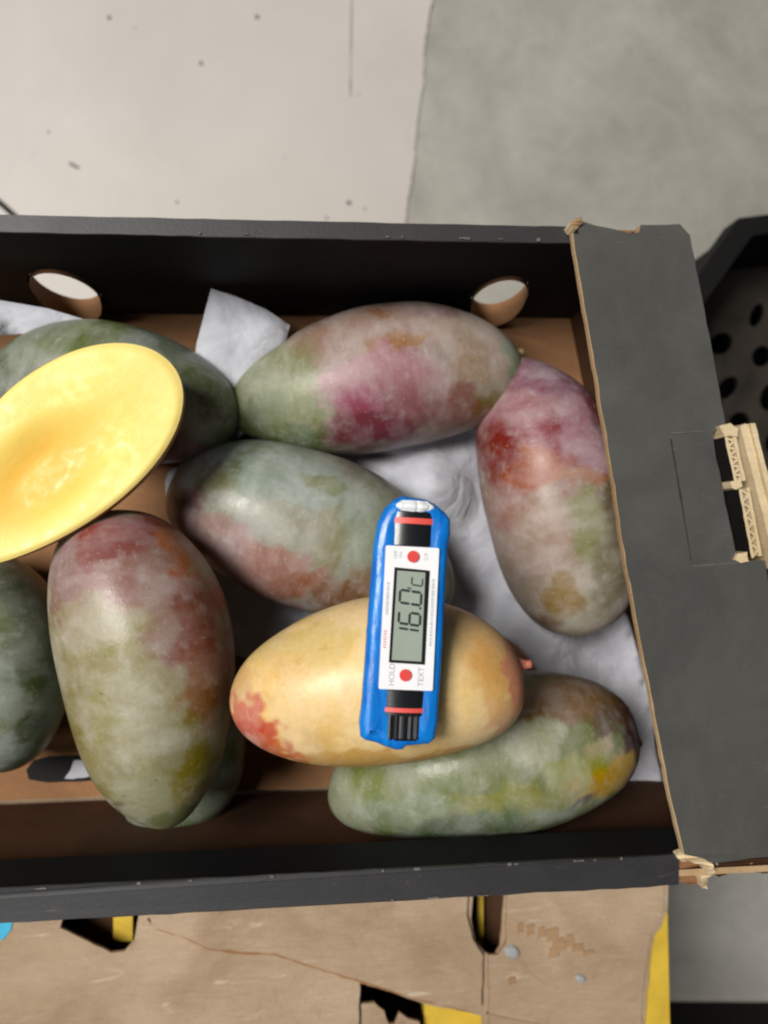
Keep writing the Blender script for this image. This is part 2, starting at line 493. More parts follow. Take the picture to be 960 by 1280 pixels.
ply2 = [(0.0853, -0.2153), (0.0903, -0.2156), (0.0945, -0.2098), (0.0959, -0.1785), (0.1786, -0.1828), (0.1778, -0.1975), (0.1746, -0.2056), (0.1707, -0.2102), (0.1673, -0.2280), (0.1652, -0.2457), (0.1636, -0.2797), (0.0851, -0.2740)]
plate('torn_ply', refine(ply2, .004, .0005, 13), -0.0041, -0.0026, (M_CARTON, M_KRAFT, M_EDGE), kc, zf=lambda p: 0.0004 * noise.noise(Vector((p[0] * 60, p[1] * 60, 2))))
flapc = [(0.0175, -0.2382), (0.0276, -0.2381), (0.0324, -0.2424), (0.0348, -0.2493), (0.0376, -0.2495), (0.0402, -0.2437), (0.0446, -0.2472), (0.0503, -0.2492), (0.0516, -0.2709), (0.0171, -0.2684)]
plate('torn_flap', refine(flapc, .003, .0006, 14), -0.0088, -0.0070, (M_CARTON, M_EDGE, M_EDGE), kc)
crease = [(0.0840, -0.2444), (0.1220, -0.2546), (0.1638, -0.2716), (0.1637, -0.2732), (0.1219, -0.2558), (0.0840, -0.2456)]
plate('fold_ridge', refine(crease, .004, .0003, 3), -0.0033, -0.0020, M_CARTON, kc)
for i, (x, y, w, h) in enumerate(((0.1021, -0.2030, 0.0016, 0.0028), (0.1075, -0.2042, 0.0020, 0.0032), (0.1129, -0.2057, 0.0020, 0.0032), (0.1187, -0.2072, 0.0032, 0.0036), (0.1219, -0.2123, 0.0036, 0.0040), (0.1278, -0.2102, 0.0020, 0.0032), (0.1320, -0.2145, 0.0032, 0.0020), (0.1374, -0.2172, 0.0032, 0.0012), (0.1193, -0.2161, 0.0028, 0.0028), (0.0975, -0.2289, 0.0020, 0.0020))):
    plate('wet_stain', refine([(x - w, y - h), (x + w, y - h * .7), (x + w * .8, y + h), (x - w * .9, y + h * .8)], .0009, .0011, i * 3 + .5), -0.0033, -0.00205 + i * .00001, M_STAIN, kc)
for q in ([(-0.1043, -0.1845), (-0.0947, -0.1850), (-0.0948, -0.2077), (-0.1044, -0.2071)], [(0.0845, -0.1820), (0.0875, -0.1822), (0.0868, -0.2267), (0.0837, -0.2265)], [(0.0541, -0.2379), (0.0885, -0.2467), (0.0880, -0.2788), (0.0535, -0.2763)]):
    plate('yellow_strip', q, -0.0250, -0.0215 if q[0][0] < 0.03 or q[1][0] - q[0][0] < .01 else -0.0150, M_YELLOW, kc)
inb = box('inner_board', (-0.13, -0.235, -0.030), (0.14, -0.15, -0.027), M_DARKBOARD, kc)
lab = plate('blue_label', refine([(-0.1680, -0.1767), (-0.1469, -0.1779), (-0.1480, -0.1900), (-0.1518, -0.1944), (-0.1680, -0.1957)], .004, .0005, 4), -0.0041, -0.0036, M_BLUE_LABEL)
tag(lab, 'light blue label scrap on the brown carton at the left edge', 'label')

kc2 = empty('lower_carton', (0, 0, 0))
tag(kc2, 'yellow carton on the floor beneath the worn brown carton', 'carton')
carton_walls(kc2, FLOOR + 0.001, -0.186)
plate('top_panel', [(CX0, CY0), (CX1, CY0), (CX1, CY1), (CX0, CY1)], -0.1855, -0.1805, (M_CARTON, M_EDGE, M_EDGE), kc2)

def droplet(x, y, z, r, sx, name):
    bm = bmesh.new()
    bmesh.ops.create_uvsphere(bm, u_segments=24, v_segments=14, radius=1)
    for v in bm.verts:
        n = 1 + 0.18 * noise.noise(v.co * 1.7 + Vector((x * 90, y * 90, 0)))
        v.co = Vector((v.co.x * r * sx * n, v.co.y * r * n, v.co.z * r * (0.55 if v.co.z > 0 else 0.05)))
    me = bpy.data.meshes.new(name)
    bm.to_mesh(me); bm.free()
    me.polygons.foreach_set('use_smooth', [True] * len(me.polygons))
    me.materials.append(M_WATER)
    o = link(name, me)
    o.location = (x, y, z)
    o.rotation_euler.z = -0.5
    return o
(dx0, dy0), (dx1, dy1) = [(0.0973, -0.2144), (0.1329, -0.2299)]
tag(droplet(dx0, dy0, -0.0022, 0.0032, 1.35, 'water_droplet'), 'large clear water drop beside the slot in the brown carton', 'droplet', 'water drops on the carton')
tag(droplet(dx1, dy1, -0.0022, 0.0020, 1.5, 'water_droplet'), 'small clear water drop near the yellow edge of the carton', 'droplet', 'water drops on the carton')

# ------------------------------------------------------------------ the black fruit box
TOP = 0.11
fb = empty('fruit_box', (0, 0, 0))
tag(fb, 'open black cardboard fruit box with kraft inside and torn hand hole', 'box')
XL = -0.275
IN_F, OUT_F = 0.1075, 0.1130      # far wall inner / outer face
IN_N, OUT_N = -0.1215, -0.1338    # near wall
def skew(y):                      # the right end has been pushed out of square
    return 0.1384 + (0.1130 - y) * 0.180
plate('base_panel', refine([(XL + .006, IN_N - .004), (skew(IN_N) - .006, IN_N - .004), (skew(IN_F) - .006, IN_F + .004), (XL + .006, IN_F + .004)], .02, 0), 0.0, 0.004, (M_KRAFT, M_EDGE, M_KRAFT), fb)
# far wall: outer board, inner black board, both pierced by two vent holes
def wall_matrix(y):
    return Matrix(((1, 0, 0, 0), (0, 0, -1, y), (0, 1, 0, 0), (0, 0, 0, 1)))   # board xy -> x,z ; board +z -> -y
far_holes = [refine(ellipse(-0.1080, 0.0385, 0.0140, 0.0310, 30, -0.08), .003, .0004, 1), refine(ellipse(0.0865, 0.0385, 0.0128, 0.0310, 30, 0.08), .003, .0004, 2)]
def far_board(name, y, t, x1, z0, z1, mats, grow=1.0):
    hs = []
    for h in far_holes:
        cx = sum(p[0] for p in h) / len(h); cz = sum(p[1] for p in h) / len(h)
        hs.append([(cx + (p[0] - cx) * grow, max(z0 + .0012, cz + (p[1] - cz) * grow)) for p in h])
    out = refine([(XL, z0), (x1, z0), (x1, z1), (XL, z1)], .008, .0002, y * 77)
    return plate(name, out, 0, t, mats, fb, hs, wall_matrix(y))
far_board('side_wall', OUT_F, 0.0028, 0.138, 0.0045, TOP - .0012, (M_KRAFT, M_KRAFT, M_INNER))
far_board('wall_liner', OUT_F - 0.0031, 0.0024, 0.138, 0.0055, TOP - .0016, (M_INNER, M_KRAFT, M_KRAFT), 1.03)
plate('rim', refine([(XL, IN_F - .0002), (0.101, IN_F - .0004), (0.101, OUT_F + .0004), (XL, OUT_F + .0004)], .006, .00028, 21), TOP - .0011, TOP, (M_LIP, M_LIP, M_LIP), fb)
# cut tubes of board that the vent holes show
def hole_tube(cx, cz, rx_, rz_, rot, y0, y1, parent):
    n = 36
    vs, fs = [], []
    for k, (yy, g) in enumerate(((y0, 1.0), ((y0 + y1) / 2, 0.97), (y1, 1.0))):
        for p in ellipse(cx, cz, rx_ * g, rz_ * g, n, rot):
            low = max(0.0, (cz - p[1]) / rz_) if k == 0 else 0.0
            vs.append((p[0], yy - 0.0042 * low ** 0.7, max(0.0062, p[1]) + 0.0004 * noise.noise(Vector((p[0] * 400, yy * 800, p[1] * 400)))))
    for k in range(2):
        for i in range(n):
            fs.append((k * n + i, k * n + (i + 1) % n, (k + 1) * n + (i + 1) % n, (k + 1) * n + i))
    return from_data('hole_rim', vs, fs, M_KRAFT, parent, None, True)
hole_tube(-0.1080, 0.0385, 0.0136, 0.0305, -0.08, IN_F - .0014, OUT_F + .0006, fb)
hole_tube(0.0865, 0.0385, 0.0124, 0.0305, 0.08, IN_F - .0014, OUT_F + .0006, fb)
# near wall: wide folded rim, short black lip, bare kraft below, its colour darkened for shade
xn = 0.1337
plate('rim', refine([(XL, OUT_N), (xn, OUT_N + .0006), (xn + .0004, IN_N - .0004), (XL, IN_N)], .006, .00030, 31), TOP - .0012, TOP, (M_LIP, M_LIP, M_LIP), fb, zf=lambda p: 0.0005 * noise.noise(Vector((p[0] * 40, 0, 4))))
wear = random.Random(5)
for (xa, xb, yy, cnt) in ((XL + .16, 0.125, IN_N - .0006, 12), (XL + .17, 0.09, IN_F + .0005, 7), (0.02, 0.125, OUT_N + .0010, 3)):
    for _ in range(cnt):
        x = wear.uniform(xa, xb); L = wear.choice((.0008, .0014, .0022, .004)); h = wear.uniform(.0002, .0005)
        plate('worn_fleck', refine([(x, yy - h), (x + L, yy - h), (x + L, yy + h), (x, yy + h)], .0006, .0004, x * 90), TOP + .0003, TOP + .0007, M_FLECK, fb)
def near_matrix(y):
    return Matrix(((1, 0, 0, 0), (0, 0, 1, y), (0, 1, 0, 0), (0, 0, 0, 1)))
def nboard(name, y, t, x1, z0, z1, mats, lean=0.0, holes=()):
    m = near_matrix(y) @ Matrix.Rotation(0, 4, 'X')
    return plate(name, refine([(XL, z0), (x1, z0), (x1, z1), (XL, z1)], .008, .0002, y * 55), 0, t, mats, fb, holes, m, zf=(lambda p: lean * (z1 - p[1])))
nboard('side_wall', OUT_N + 0.0004, 0.0028, 0.1336, 0.0045, TOP - .0014, (M_KRAFT_SHADE, M_EDGE, M_PRINT))
nboard('wall_liner', IN_N - 0.0092, 0.0024, 0.172, 0.0045, TOP - .0016, (M_KRAFT_SHADE, M_EDGE, M_KRAFT_SHADE), 0.01)
nboard('rim_lip', IN_N - 0.0026, 0.0020, 0.168, TOP - 0.022, TOP - .0016, (M_INNER, M_INNER, M_INNER), 0.08)
# vent slot in the floor beside the near wall
ss = refine([(-0.1378, -0.1112), (-0.1345, -0.1068), (-0.1271, -0.1052), (-0.1063, -0.1056), (-0.1048, -0.1178), (-0.1278, -0.1177), (-0.1367, -0.1158)], .003, .0003, 7)
plate('vent_slot', ss, 0.0041, 0.0047, (M_SLOT, M_EDGE, M_EDGE), fb)
plate('slot_paper', refine([(-0.1155, -0.1075), (-0.1059, -0.1067), (-0.1037, -0.1159), (-0.1200, -0.1160), (-0.1170, -0.1116)], .0015, .0009, 9), 0.0048, 0.0053, (M_PAPER, M_PAPER, M_PAPER), fb)

# left end (outside the picture)
box('end_wall', (XL - .005, OUT_N + .001, 0.0045), (XL - .0005, OUT_F - .001, TOP - .002), M_PRINT, fb)
# right end: skewed wall under a wide top flap
FAR, NEAR = Vector((skew(0.112) - .002, 0.112)), Vector((skew(-0.1205) - .002, -0.1205))
ax = (NEAR - FAR).normalized()
nr = Vector((-ax.y, ax.x))      # points away from the box (towards +x)
if nr.x < 0: nr = -nr
def along(s, off=0.0):
    p = FAR + ax * s + nr * off
    return (p.x, p.y)
LEN = (NEAR - FAR).length
S0, S1 = 0.078, 0.128           # hand hole along the wall
def endpiece(name, s0, s1, z0, z1, mats, o0=-.0055, o1=-.0005):
    return plate(name, refine([along(s0, o0), along(s1, o0), along(s1, o1), along(s0, o1)], .01, .0001), z0, z1, mats, fb)
endpiece('end_wall', 0.0, LEN, 0.0045, 0.066, (M_KRAFT, M_KRAFT_SHADE, M_KRAFT))
endpiece('end_wall', 0.0, S0, 0.0662, TOP - .0005, (M_KRAFT, M_KRAFT_SHADE, M_KRAFT))
endpiece('end_wall', S1, LEN, 0.0662, TOP - .0005, (M_KRAFT, M_KRAFT_SHADE, M_KRAFT))
flap_pts = [(0.0958, 0.1123), (0.0989, 0.1139), (0.1049, 0.1122), (0.1197, 0.1095), (0.1216, 0.1104), (0.1222, 0.1129), (0.1372, 0.1135), (0.1412, 0.1093), (0.1497, 0.0591), (0.1532, 0.0376), (0.1478, 0.0352), (0.1486, 0.0295), (0.1564, -0.0114), (0.1579, -0.0132), (0.1674, -0.0128), (0.1805, -0.1224), (0.1670, -0.1223), (0.1452, -0.1239), (0.1397, -0.1216), (0.1336, -0.1201), (0.1292, -0.1006), (0.1194, -0.0451), (0.1134, -0.0089), (0.1074, 0.0356), (0.1022, 0.0684), (0.0985, 0.0938)]
flap_pts = refine(list(reversed(flap_pts)), .004, .00035, 17)
def flapz(p):
    return 0.0008 * noise.noise(Vector((p[0] * 25, p[1] * 25, 1.0))) + 0.003 * max(0.0, (-0.07 - p[1]) / 0.05) * max(0.0, (0.150 - p[0]) / 0.03) * 0.4
fpl = plate('end_flap', flap_pts, TOP + .0014, TOP + .0042, (M_EDGE, M_EDGE, M_KRAFT), fb, zf=flapz)
plate('printed_face', [(p[0] + 0.0003 + 0.0005 * max(0, noise.noise(Vector((p[1] * 160, 3, 1)))), p[1]) for p in flap_pts], TOP + .0043, TOP + .0046, (M_PRINT, M_PRINT, M_PRINT), fpl, zf=flapz)
# pressed-in hinge lines of the hand hole
for a, b in ([(0.1327, 0.0349), (0.1457, 0.0355)], [(0.1395, -0.0146), (0.1649, -0.0129)], [(0.1320, 0.0328), (0.1390, -0.0122)]):
    d = (Vector(b) - Vector(a)); q = Vector((-d.y, d.x)).normalized() * (0.00035 if d.x > 0.008 else 0.0002)
    pl = [(a[0] - q.x, a[1] - q.y), (b[0] - q.x * .4, b[1] - q.y * .4), (b[0] + q.x * .4, b[1] + q.y * .4), (a[0] + q.x, a[1] + q.y)]
    plate('score_line', refine(pl, .003, .00025, a[0] * 100), TOP + .0046, TOP + .0049, (black_print('scored_board', (88, 86, 82), (150, 146, 138), .6) if d.x > .008 else M_LIP), fpl, zf=flapz)
# black tab pushed down into the hand hole
tabp = [(0.1483, 0.0349), (0.1560, 0.0383), (0.1622, 0.0160), (0.1686, -0.0124), (0.1592, -0.0166)]
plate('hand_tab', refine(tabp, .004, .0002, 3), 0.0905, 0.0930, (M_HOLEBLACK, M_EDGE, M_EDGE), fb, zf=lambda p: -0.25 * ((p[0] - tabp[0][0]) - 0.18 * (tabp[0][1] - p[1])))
def flutes(name, a, b, w, h0, h1, n, liner, parent):
    """corrugated board seen end-on: two liners with a zigzag between them"""
    a, b = Vector(a), Vector(b)
    d = (b - a); L = d.length; d.normalize()
    q = Vector((-d.y, d.x))
    root = parent
    def strip(off0, off1, nm, seed):
        p = [a + q * off0, b + q * off0, b + q * off1, a + q * off1]
        plate(nm, refine([tuple(x) for x in p], .002, .00022, seed), h0 if off0 else h0 - .010, h1, (M_CREAM, M_CREAM if off0 else M_HOLEBLACK, M_CREAM), root)
    strip(0, liner, 'board_liner', 1.3)
    strip(w - liner, w, 'board_liner', 2.1)
    vs, fs = [], []
    t = 0.00045
    pts = []
    for i in range(2 * n + 1):
        s = L * i / (2 * n)
        pts.append((s, liner * .7 if i % 2 == 0 else w - liner * .7))
    for s, o in pts:
        for zz in (h0, h1 - .0004):
            for k in (-t, t):
                p = a + d * (s + k) + q * o
                vs.append((p.x, p.y, zz))
    for i in range(2 * n):
        k = i * 4; j = k + 4
        fs += [(k + 2, k + 3, j + 3, j + 2), (k, k + 2, j + 2, j), (k + 1, j + 1, j + 3, k + 3)]
    from_data('flute', vs, fs, M_CREAM, root)
te = empty('torn_edge'); te.parent = fb
p1 = [(0.1513, 0.0360), (0.1554, 0.0161)]
flutes('torn_edge', p1[0], p1[1], 0.0044, 0.1045, 0.1168, 6, .0011, te)
p2 = [(0.1569, 0.0137), (0.1612, -0.0117)]
flutes('torn_edge', p2[0], p2[1], 0.0042, 0.1045, 0.1168, 5, .0011, te)
tip1 = [(0.1495, 0.0371), (0.1539, 0.0383), (0.1569, 0.0362), (0.1565, 0.0332), (0.1516, 0.0332)]
plate('torn_scrap', refine(tip1, .001, .0004, 6), 0.108, 0.1176, M_CREAM, te)
tip2 = [(0.1536, 0.0166), (0.1577, 0.0172), (0.1582, 0.0148), (0.1557, 0.0136), (0.1542, 0.0142)]
plate('torn_scrap', refine(tip2, .001, .0004, 8), 0.108, 0.1172, M_CREAM, te)
tip3 = [(0.1564, -0.0101), (0.1601, -0.0095), (0.1606, -0.0131), (0.1575, -0.0136), (0.1551, -0.0124)]
plate('torn_scrap', refine(tip3, .001, .0004, 9), 0.106, 0.1160, M_CREAM, te)
bb = [(0.1594, 0.0374), (0.1646, 0.0380), (0.1755, -0.0100), (0.1677, -0.0142), (0.1627, 0.0147)]
plate('brown_board', refine(bb, .004, .0003, 10), 0.0975, 0.1005, (M_KRAFT, M_KRAFT, M_KRAFT), te)
for k, (off, wd, zz) in enumerate(((0, 7, 0.1162), (7.6, 4.5, 0.1150), (12.8, 6.5, 0.1166))):
    cs = [(921 + off, 534 - off * .3), (921 + off + wd, 530), (965 + off + wd, 720), (965 + off, 720)]
    pl = []
    for (x, y) in cs:
        # board strip along the outer side of the hole
        X = 0.1584 + (x - 921) * 0.000293; Y = 0.0372 - (y - 534) * 0.000287
        pl.append((X, Y))
    plate('outer_liner', refine(pl, .003, .0003, 11 + k), 0.090, zz, M_CREAM, te)
# near corner: torn open, board showing
tc = empty('torn_corner'); tc.parent = fb
def scrap(pts, z0, z1, mat, seed, zf=None):
    plate('torn_scrap', refine(pts, .0008, .0009, seed), z0, z1, (mat, M_CREAM, M_KRAFT), tc, zf=zf or (lambda p: 0.0035 * noise.noise(Vector((p[0] * 300, p[1] * 300, seed)))))
scrap([(0.1322, -0.1204), (0.1366, -0.1198), (0.1402, -0.1220), (0.1445, -0.1240), (0.1454, -0.1264), (0.1420, -0.1250), (0.1371, -0.1236), (0.1328, -0.1228)], 0.110, 0.1128, M_CREAM, 1)
scrap([(0.1353, -0.1252), (0.1446, -0.1262), (0.1452, -0.1292), (0.1402, -0.1296), (0.1352, -0.1293)], 0.100, 0.107, M_KRAFT, 2)
scrap([(0.1355, -0.1302), (0.1402, -0.1299), (0.1458, -0.1313), (0.1451, -0.1346), (0.1400, -0.1349), (0.1357, -0.1335)], 0.098, 0.1068, M_KRAFT, 3)
scrap([(0.1436, -0.1259), (0.1467, -0.1267), (0.1469, -0.1297), (0.1447, -0.1313), (0.1452, -0.1355), (0.1434, -0.1354), (0.1422, -0.1312), (0.1438, -0.1289)], 0.100, 0.1105, M_CREAM, 4)
scrap([(0.1490, -0.1288), (0.1525, -0.1272), (0.1700, -0.1239), (0.1827, -0.1245), (0.1826, -0.1305), (0.1697, -0.1323), (0.1495, -0.1318)], 0.094, 0.106, M_DARKBOARD, 5)
scrap([(0.1546, -0.1300), (0.1603, -0.1288), (0.1660, -0.1279), (0.1654, -0.1291), (0.1603, -0.1300)], 0.1061, 0.1068, M_EDGE, 6)
scrap([(0.0948, 0.1125), (0.0985, 0.1138), (0.0997, 0.1123), (0.0966, 0.1093)], 0.1105, 0.1172, M_EDGE, 7)
scrap([(0.1174, 0.1100), (0.1211, 0.1113), (0.1217, 0.1098), (0.1192, 0.1082)], 0.1095, 0.1125, M_DARKBOARD, 8)

# ------------------------------------------------------------------ tissue paper
def sheet(name, outline, zbase, amp, label, seed, lift=None, step=0.0105):
    xs = [p[0] for p in outline]; ys = [p[1] for p in outline]
    def inside(x, y):
        c = False
        n = len(outline)
        j = n - 1
        for i in range(n):
            xi, yi = outline[i]; xj, yj = outline[j]
            if (yi > y) != (yj > y) and x < (xj - xi) * (y - yi) / (yj - yi) + xi:
                c = not c
            j = i
        return c
    out = refine(outline, step, .0006, seed)
    pts = list(out)
    y = min(ys) + step / 2
    while y < max(ys):
        x = min(xs) + step / 2
        while x < max(xs):
            if inside(x, y) and min((x - q[0]) ** 2 + (y - q[1]) ** 2 for q in out) > (step * .6) ** 2:
                pts.append((x + random.uniform(-.45, .45) * step, y + random.uniform(-.45, .45) * step))
            x += step
        y += step
    from mathutils.geometry import delaunay_2d_cdt
    n = len(out)
    v2, e2, f2, *_ = delaunay_2d_cdt([Vector(p) for p in pts], [(i, (i + 1) % n) for i in range(n)], [], 1, 1e-6)
    vs = []
    for k, p in enumerate(v2):
        rnd = random.Random(int(p.x * 1e5) * 7919 + int(p.y * 1e5))
        z = zbase + amp * (0.45 * (1 - abs(noise.noise(Vector((p.x * 30 + seed, p.y * 30, seed)))) * 2) + 0.55 * rnd.random())
        if lift:
            z += lift(p.x, p.y)
        vs.append((p.x, p.y, z))
    o = from_data(name, vs, [tuple(f) for f in f2], M_PAPER, None, None, False)
    o.data.polygons.foreach_set('use_smooth', [True] * len(o.data.polygons))
    if len(outline) > 12:
        sub = o.modifiers.new('soft_folds', 'SUBSURF'); sub.levels = 2; sub.render_levels = 2
    mod = o.modifiers.new('thickness', 'SOLIDIFY'); mod.thickness = 0.00025
    tag(o, label, 'paper')
    return o
big = [(-0.0721, 0.0299), (-0.0510, 0.0415), (-0.0241, 0.0414), (0.0230, 0.0491), (0.0834, 0.0570), (0.0994, 0.0409), (0.1066, -0.0155), (0.1558, -0.0406), (0.1681, -0.0893), (0.1730, -0.1337), (0.1619, -0.1421), (0.1456, -0.1266), (0.0977, -0.0552), (0.0496, -0.0383), (0.0139, -0.0531), (-0.0251, -0.0637), (-0.0594, -0.0513), (-0.0685, -0.0049)]
sheet('tissue_paper', big, 0.006, 0.007, 'crumpled white tissue sheet lining the box floor under the mangoes', 3.3,
      lambda x, y: 0.028 * math.exp(-(((x - 0.055) / 0.022) ** 2 + ((y - 0.022) / 0.02) ** 2)) + 0.012 * math.exp(-((x - 0.115) / 0.02) ** 2))
cor = [(-0.0433, 0.1056), (-0.0331, 0.1028), (-0.0200, 0.0977), (-0.0097, 0.0911), (-0.0151, 0.0724), (-0.0226, 0.0538), (-0.0373, 0.0391), (-0.0452, 0.0435), (-0.0552, 0.0612), (-0.0507, 0.0834)]
sheet('tissue_paper', cor, 0.012, 0.002, 'stiff white paper corner standing behind the middle mangoes', 8.1, lambda x, y: 0.03 + 0.28 * (y - 0.07))
lft = [(-0.1473, 0.0983), (-0.1283, 0.0966), (-0.1092, 0.0941), (-0.0930, 0.0896), (-0.0833, 0.0857), (-0.0898, 0.0843), (-0.1092, 0.0854), (-0.1284, 0.0843), (-0.1473, 0.0824)]
sheet('tissue_paper', lft, 0.056, 0.002, 'greyish white paper strip behind the green mango at the left edge', 5.7, lambda x, y: (y - 0.088) * 0.7)

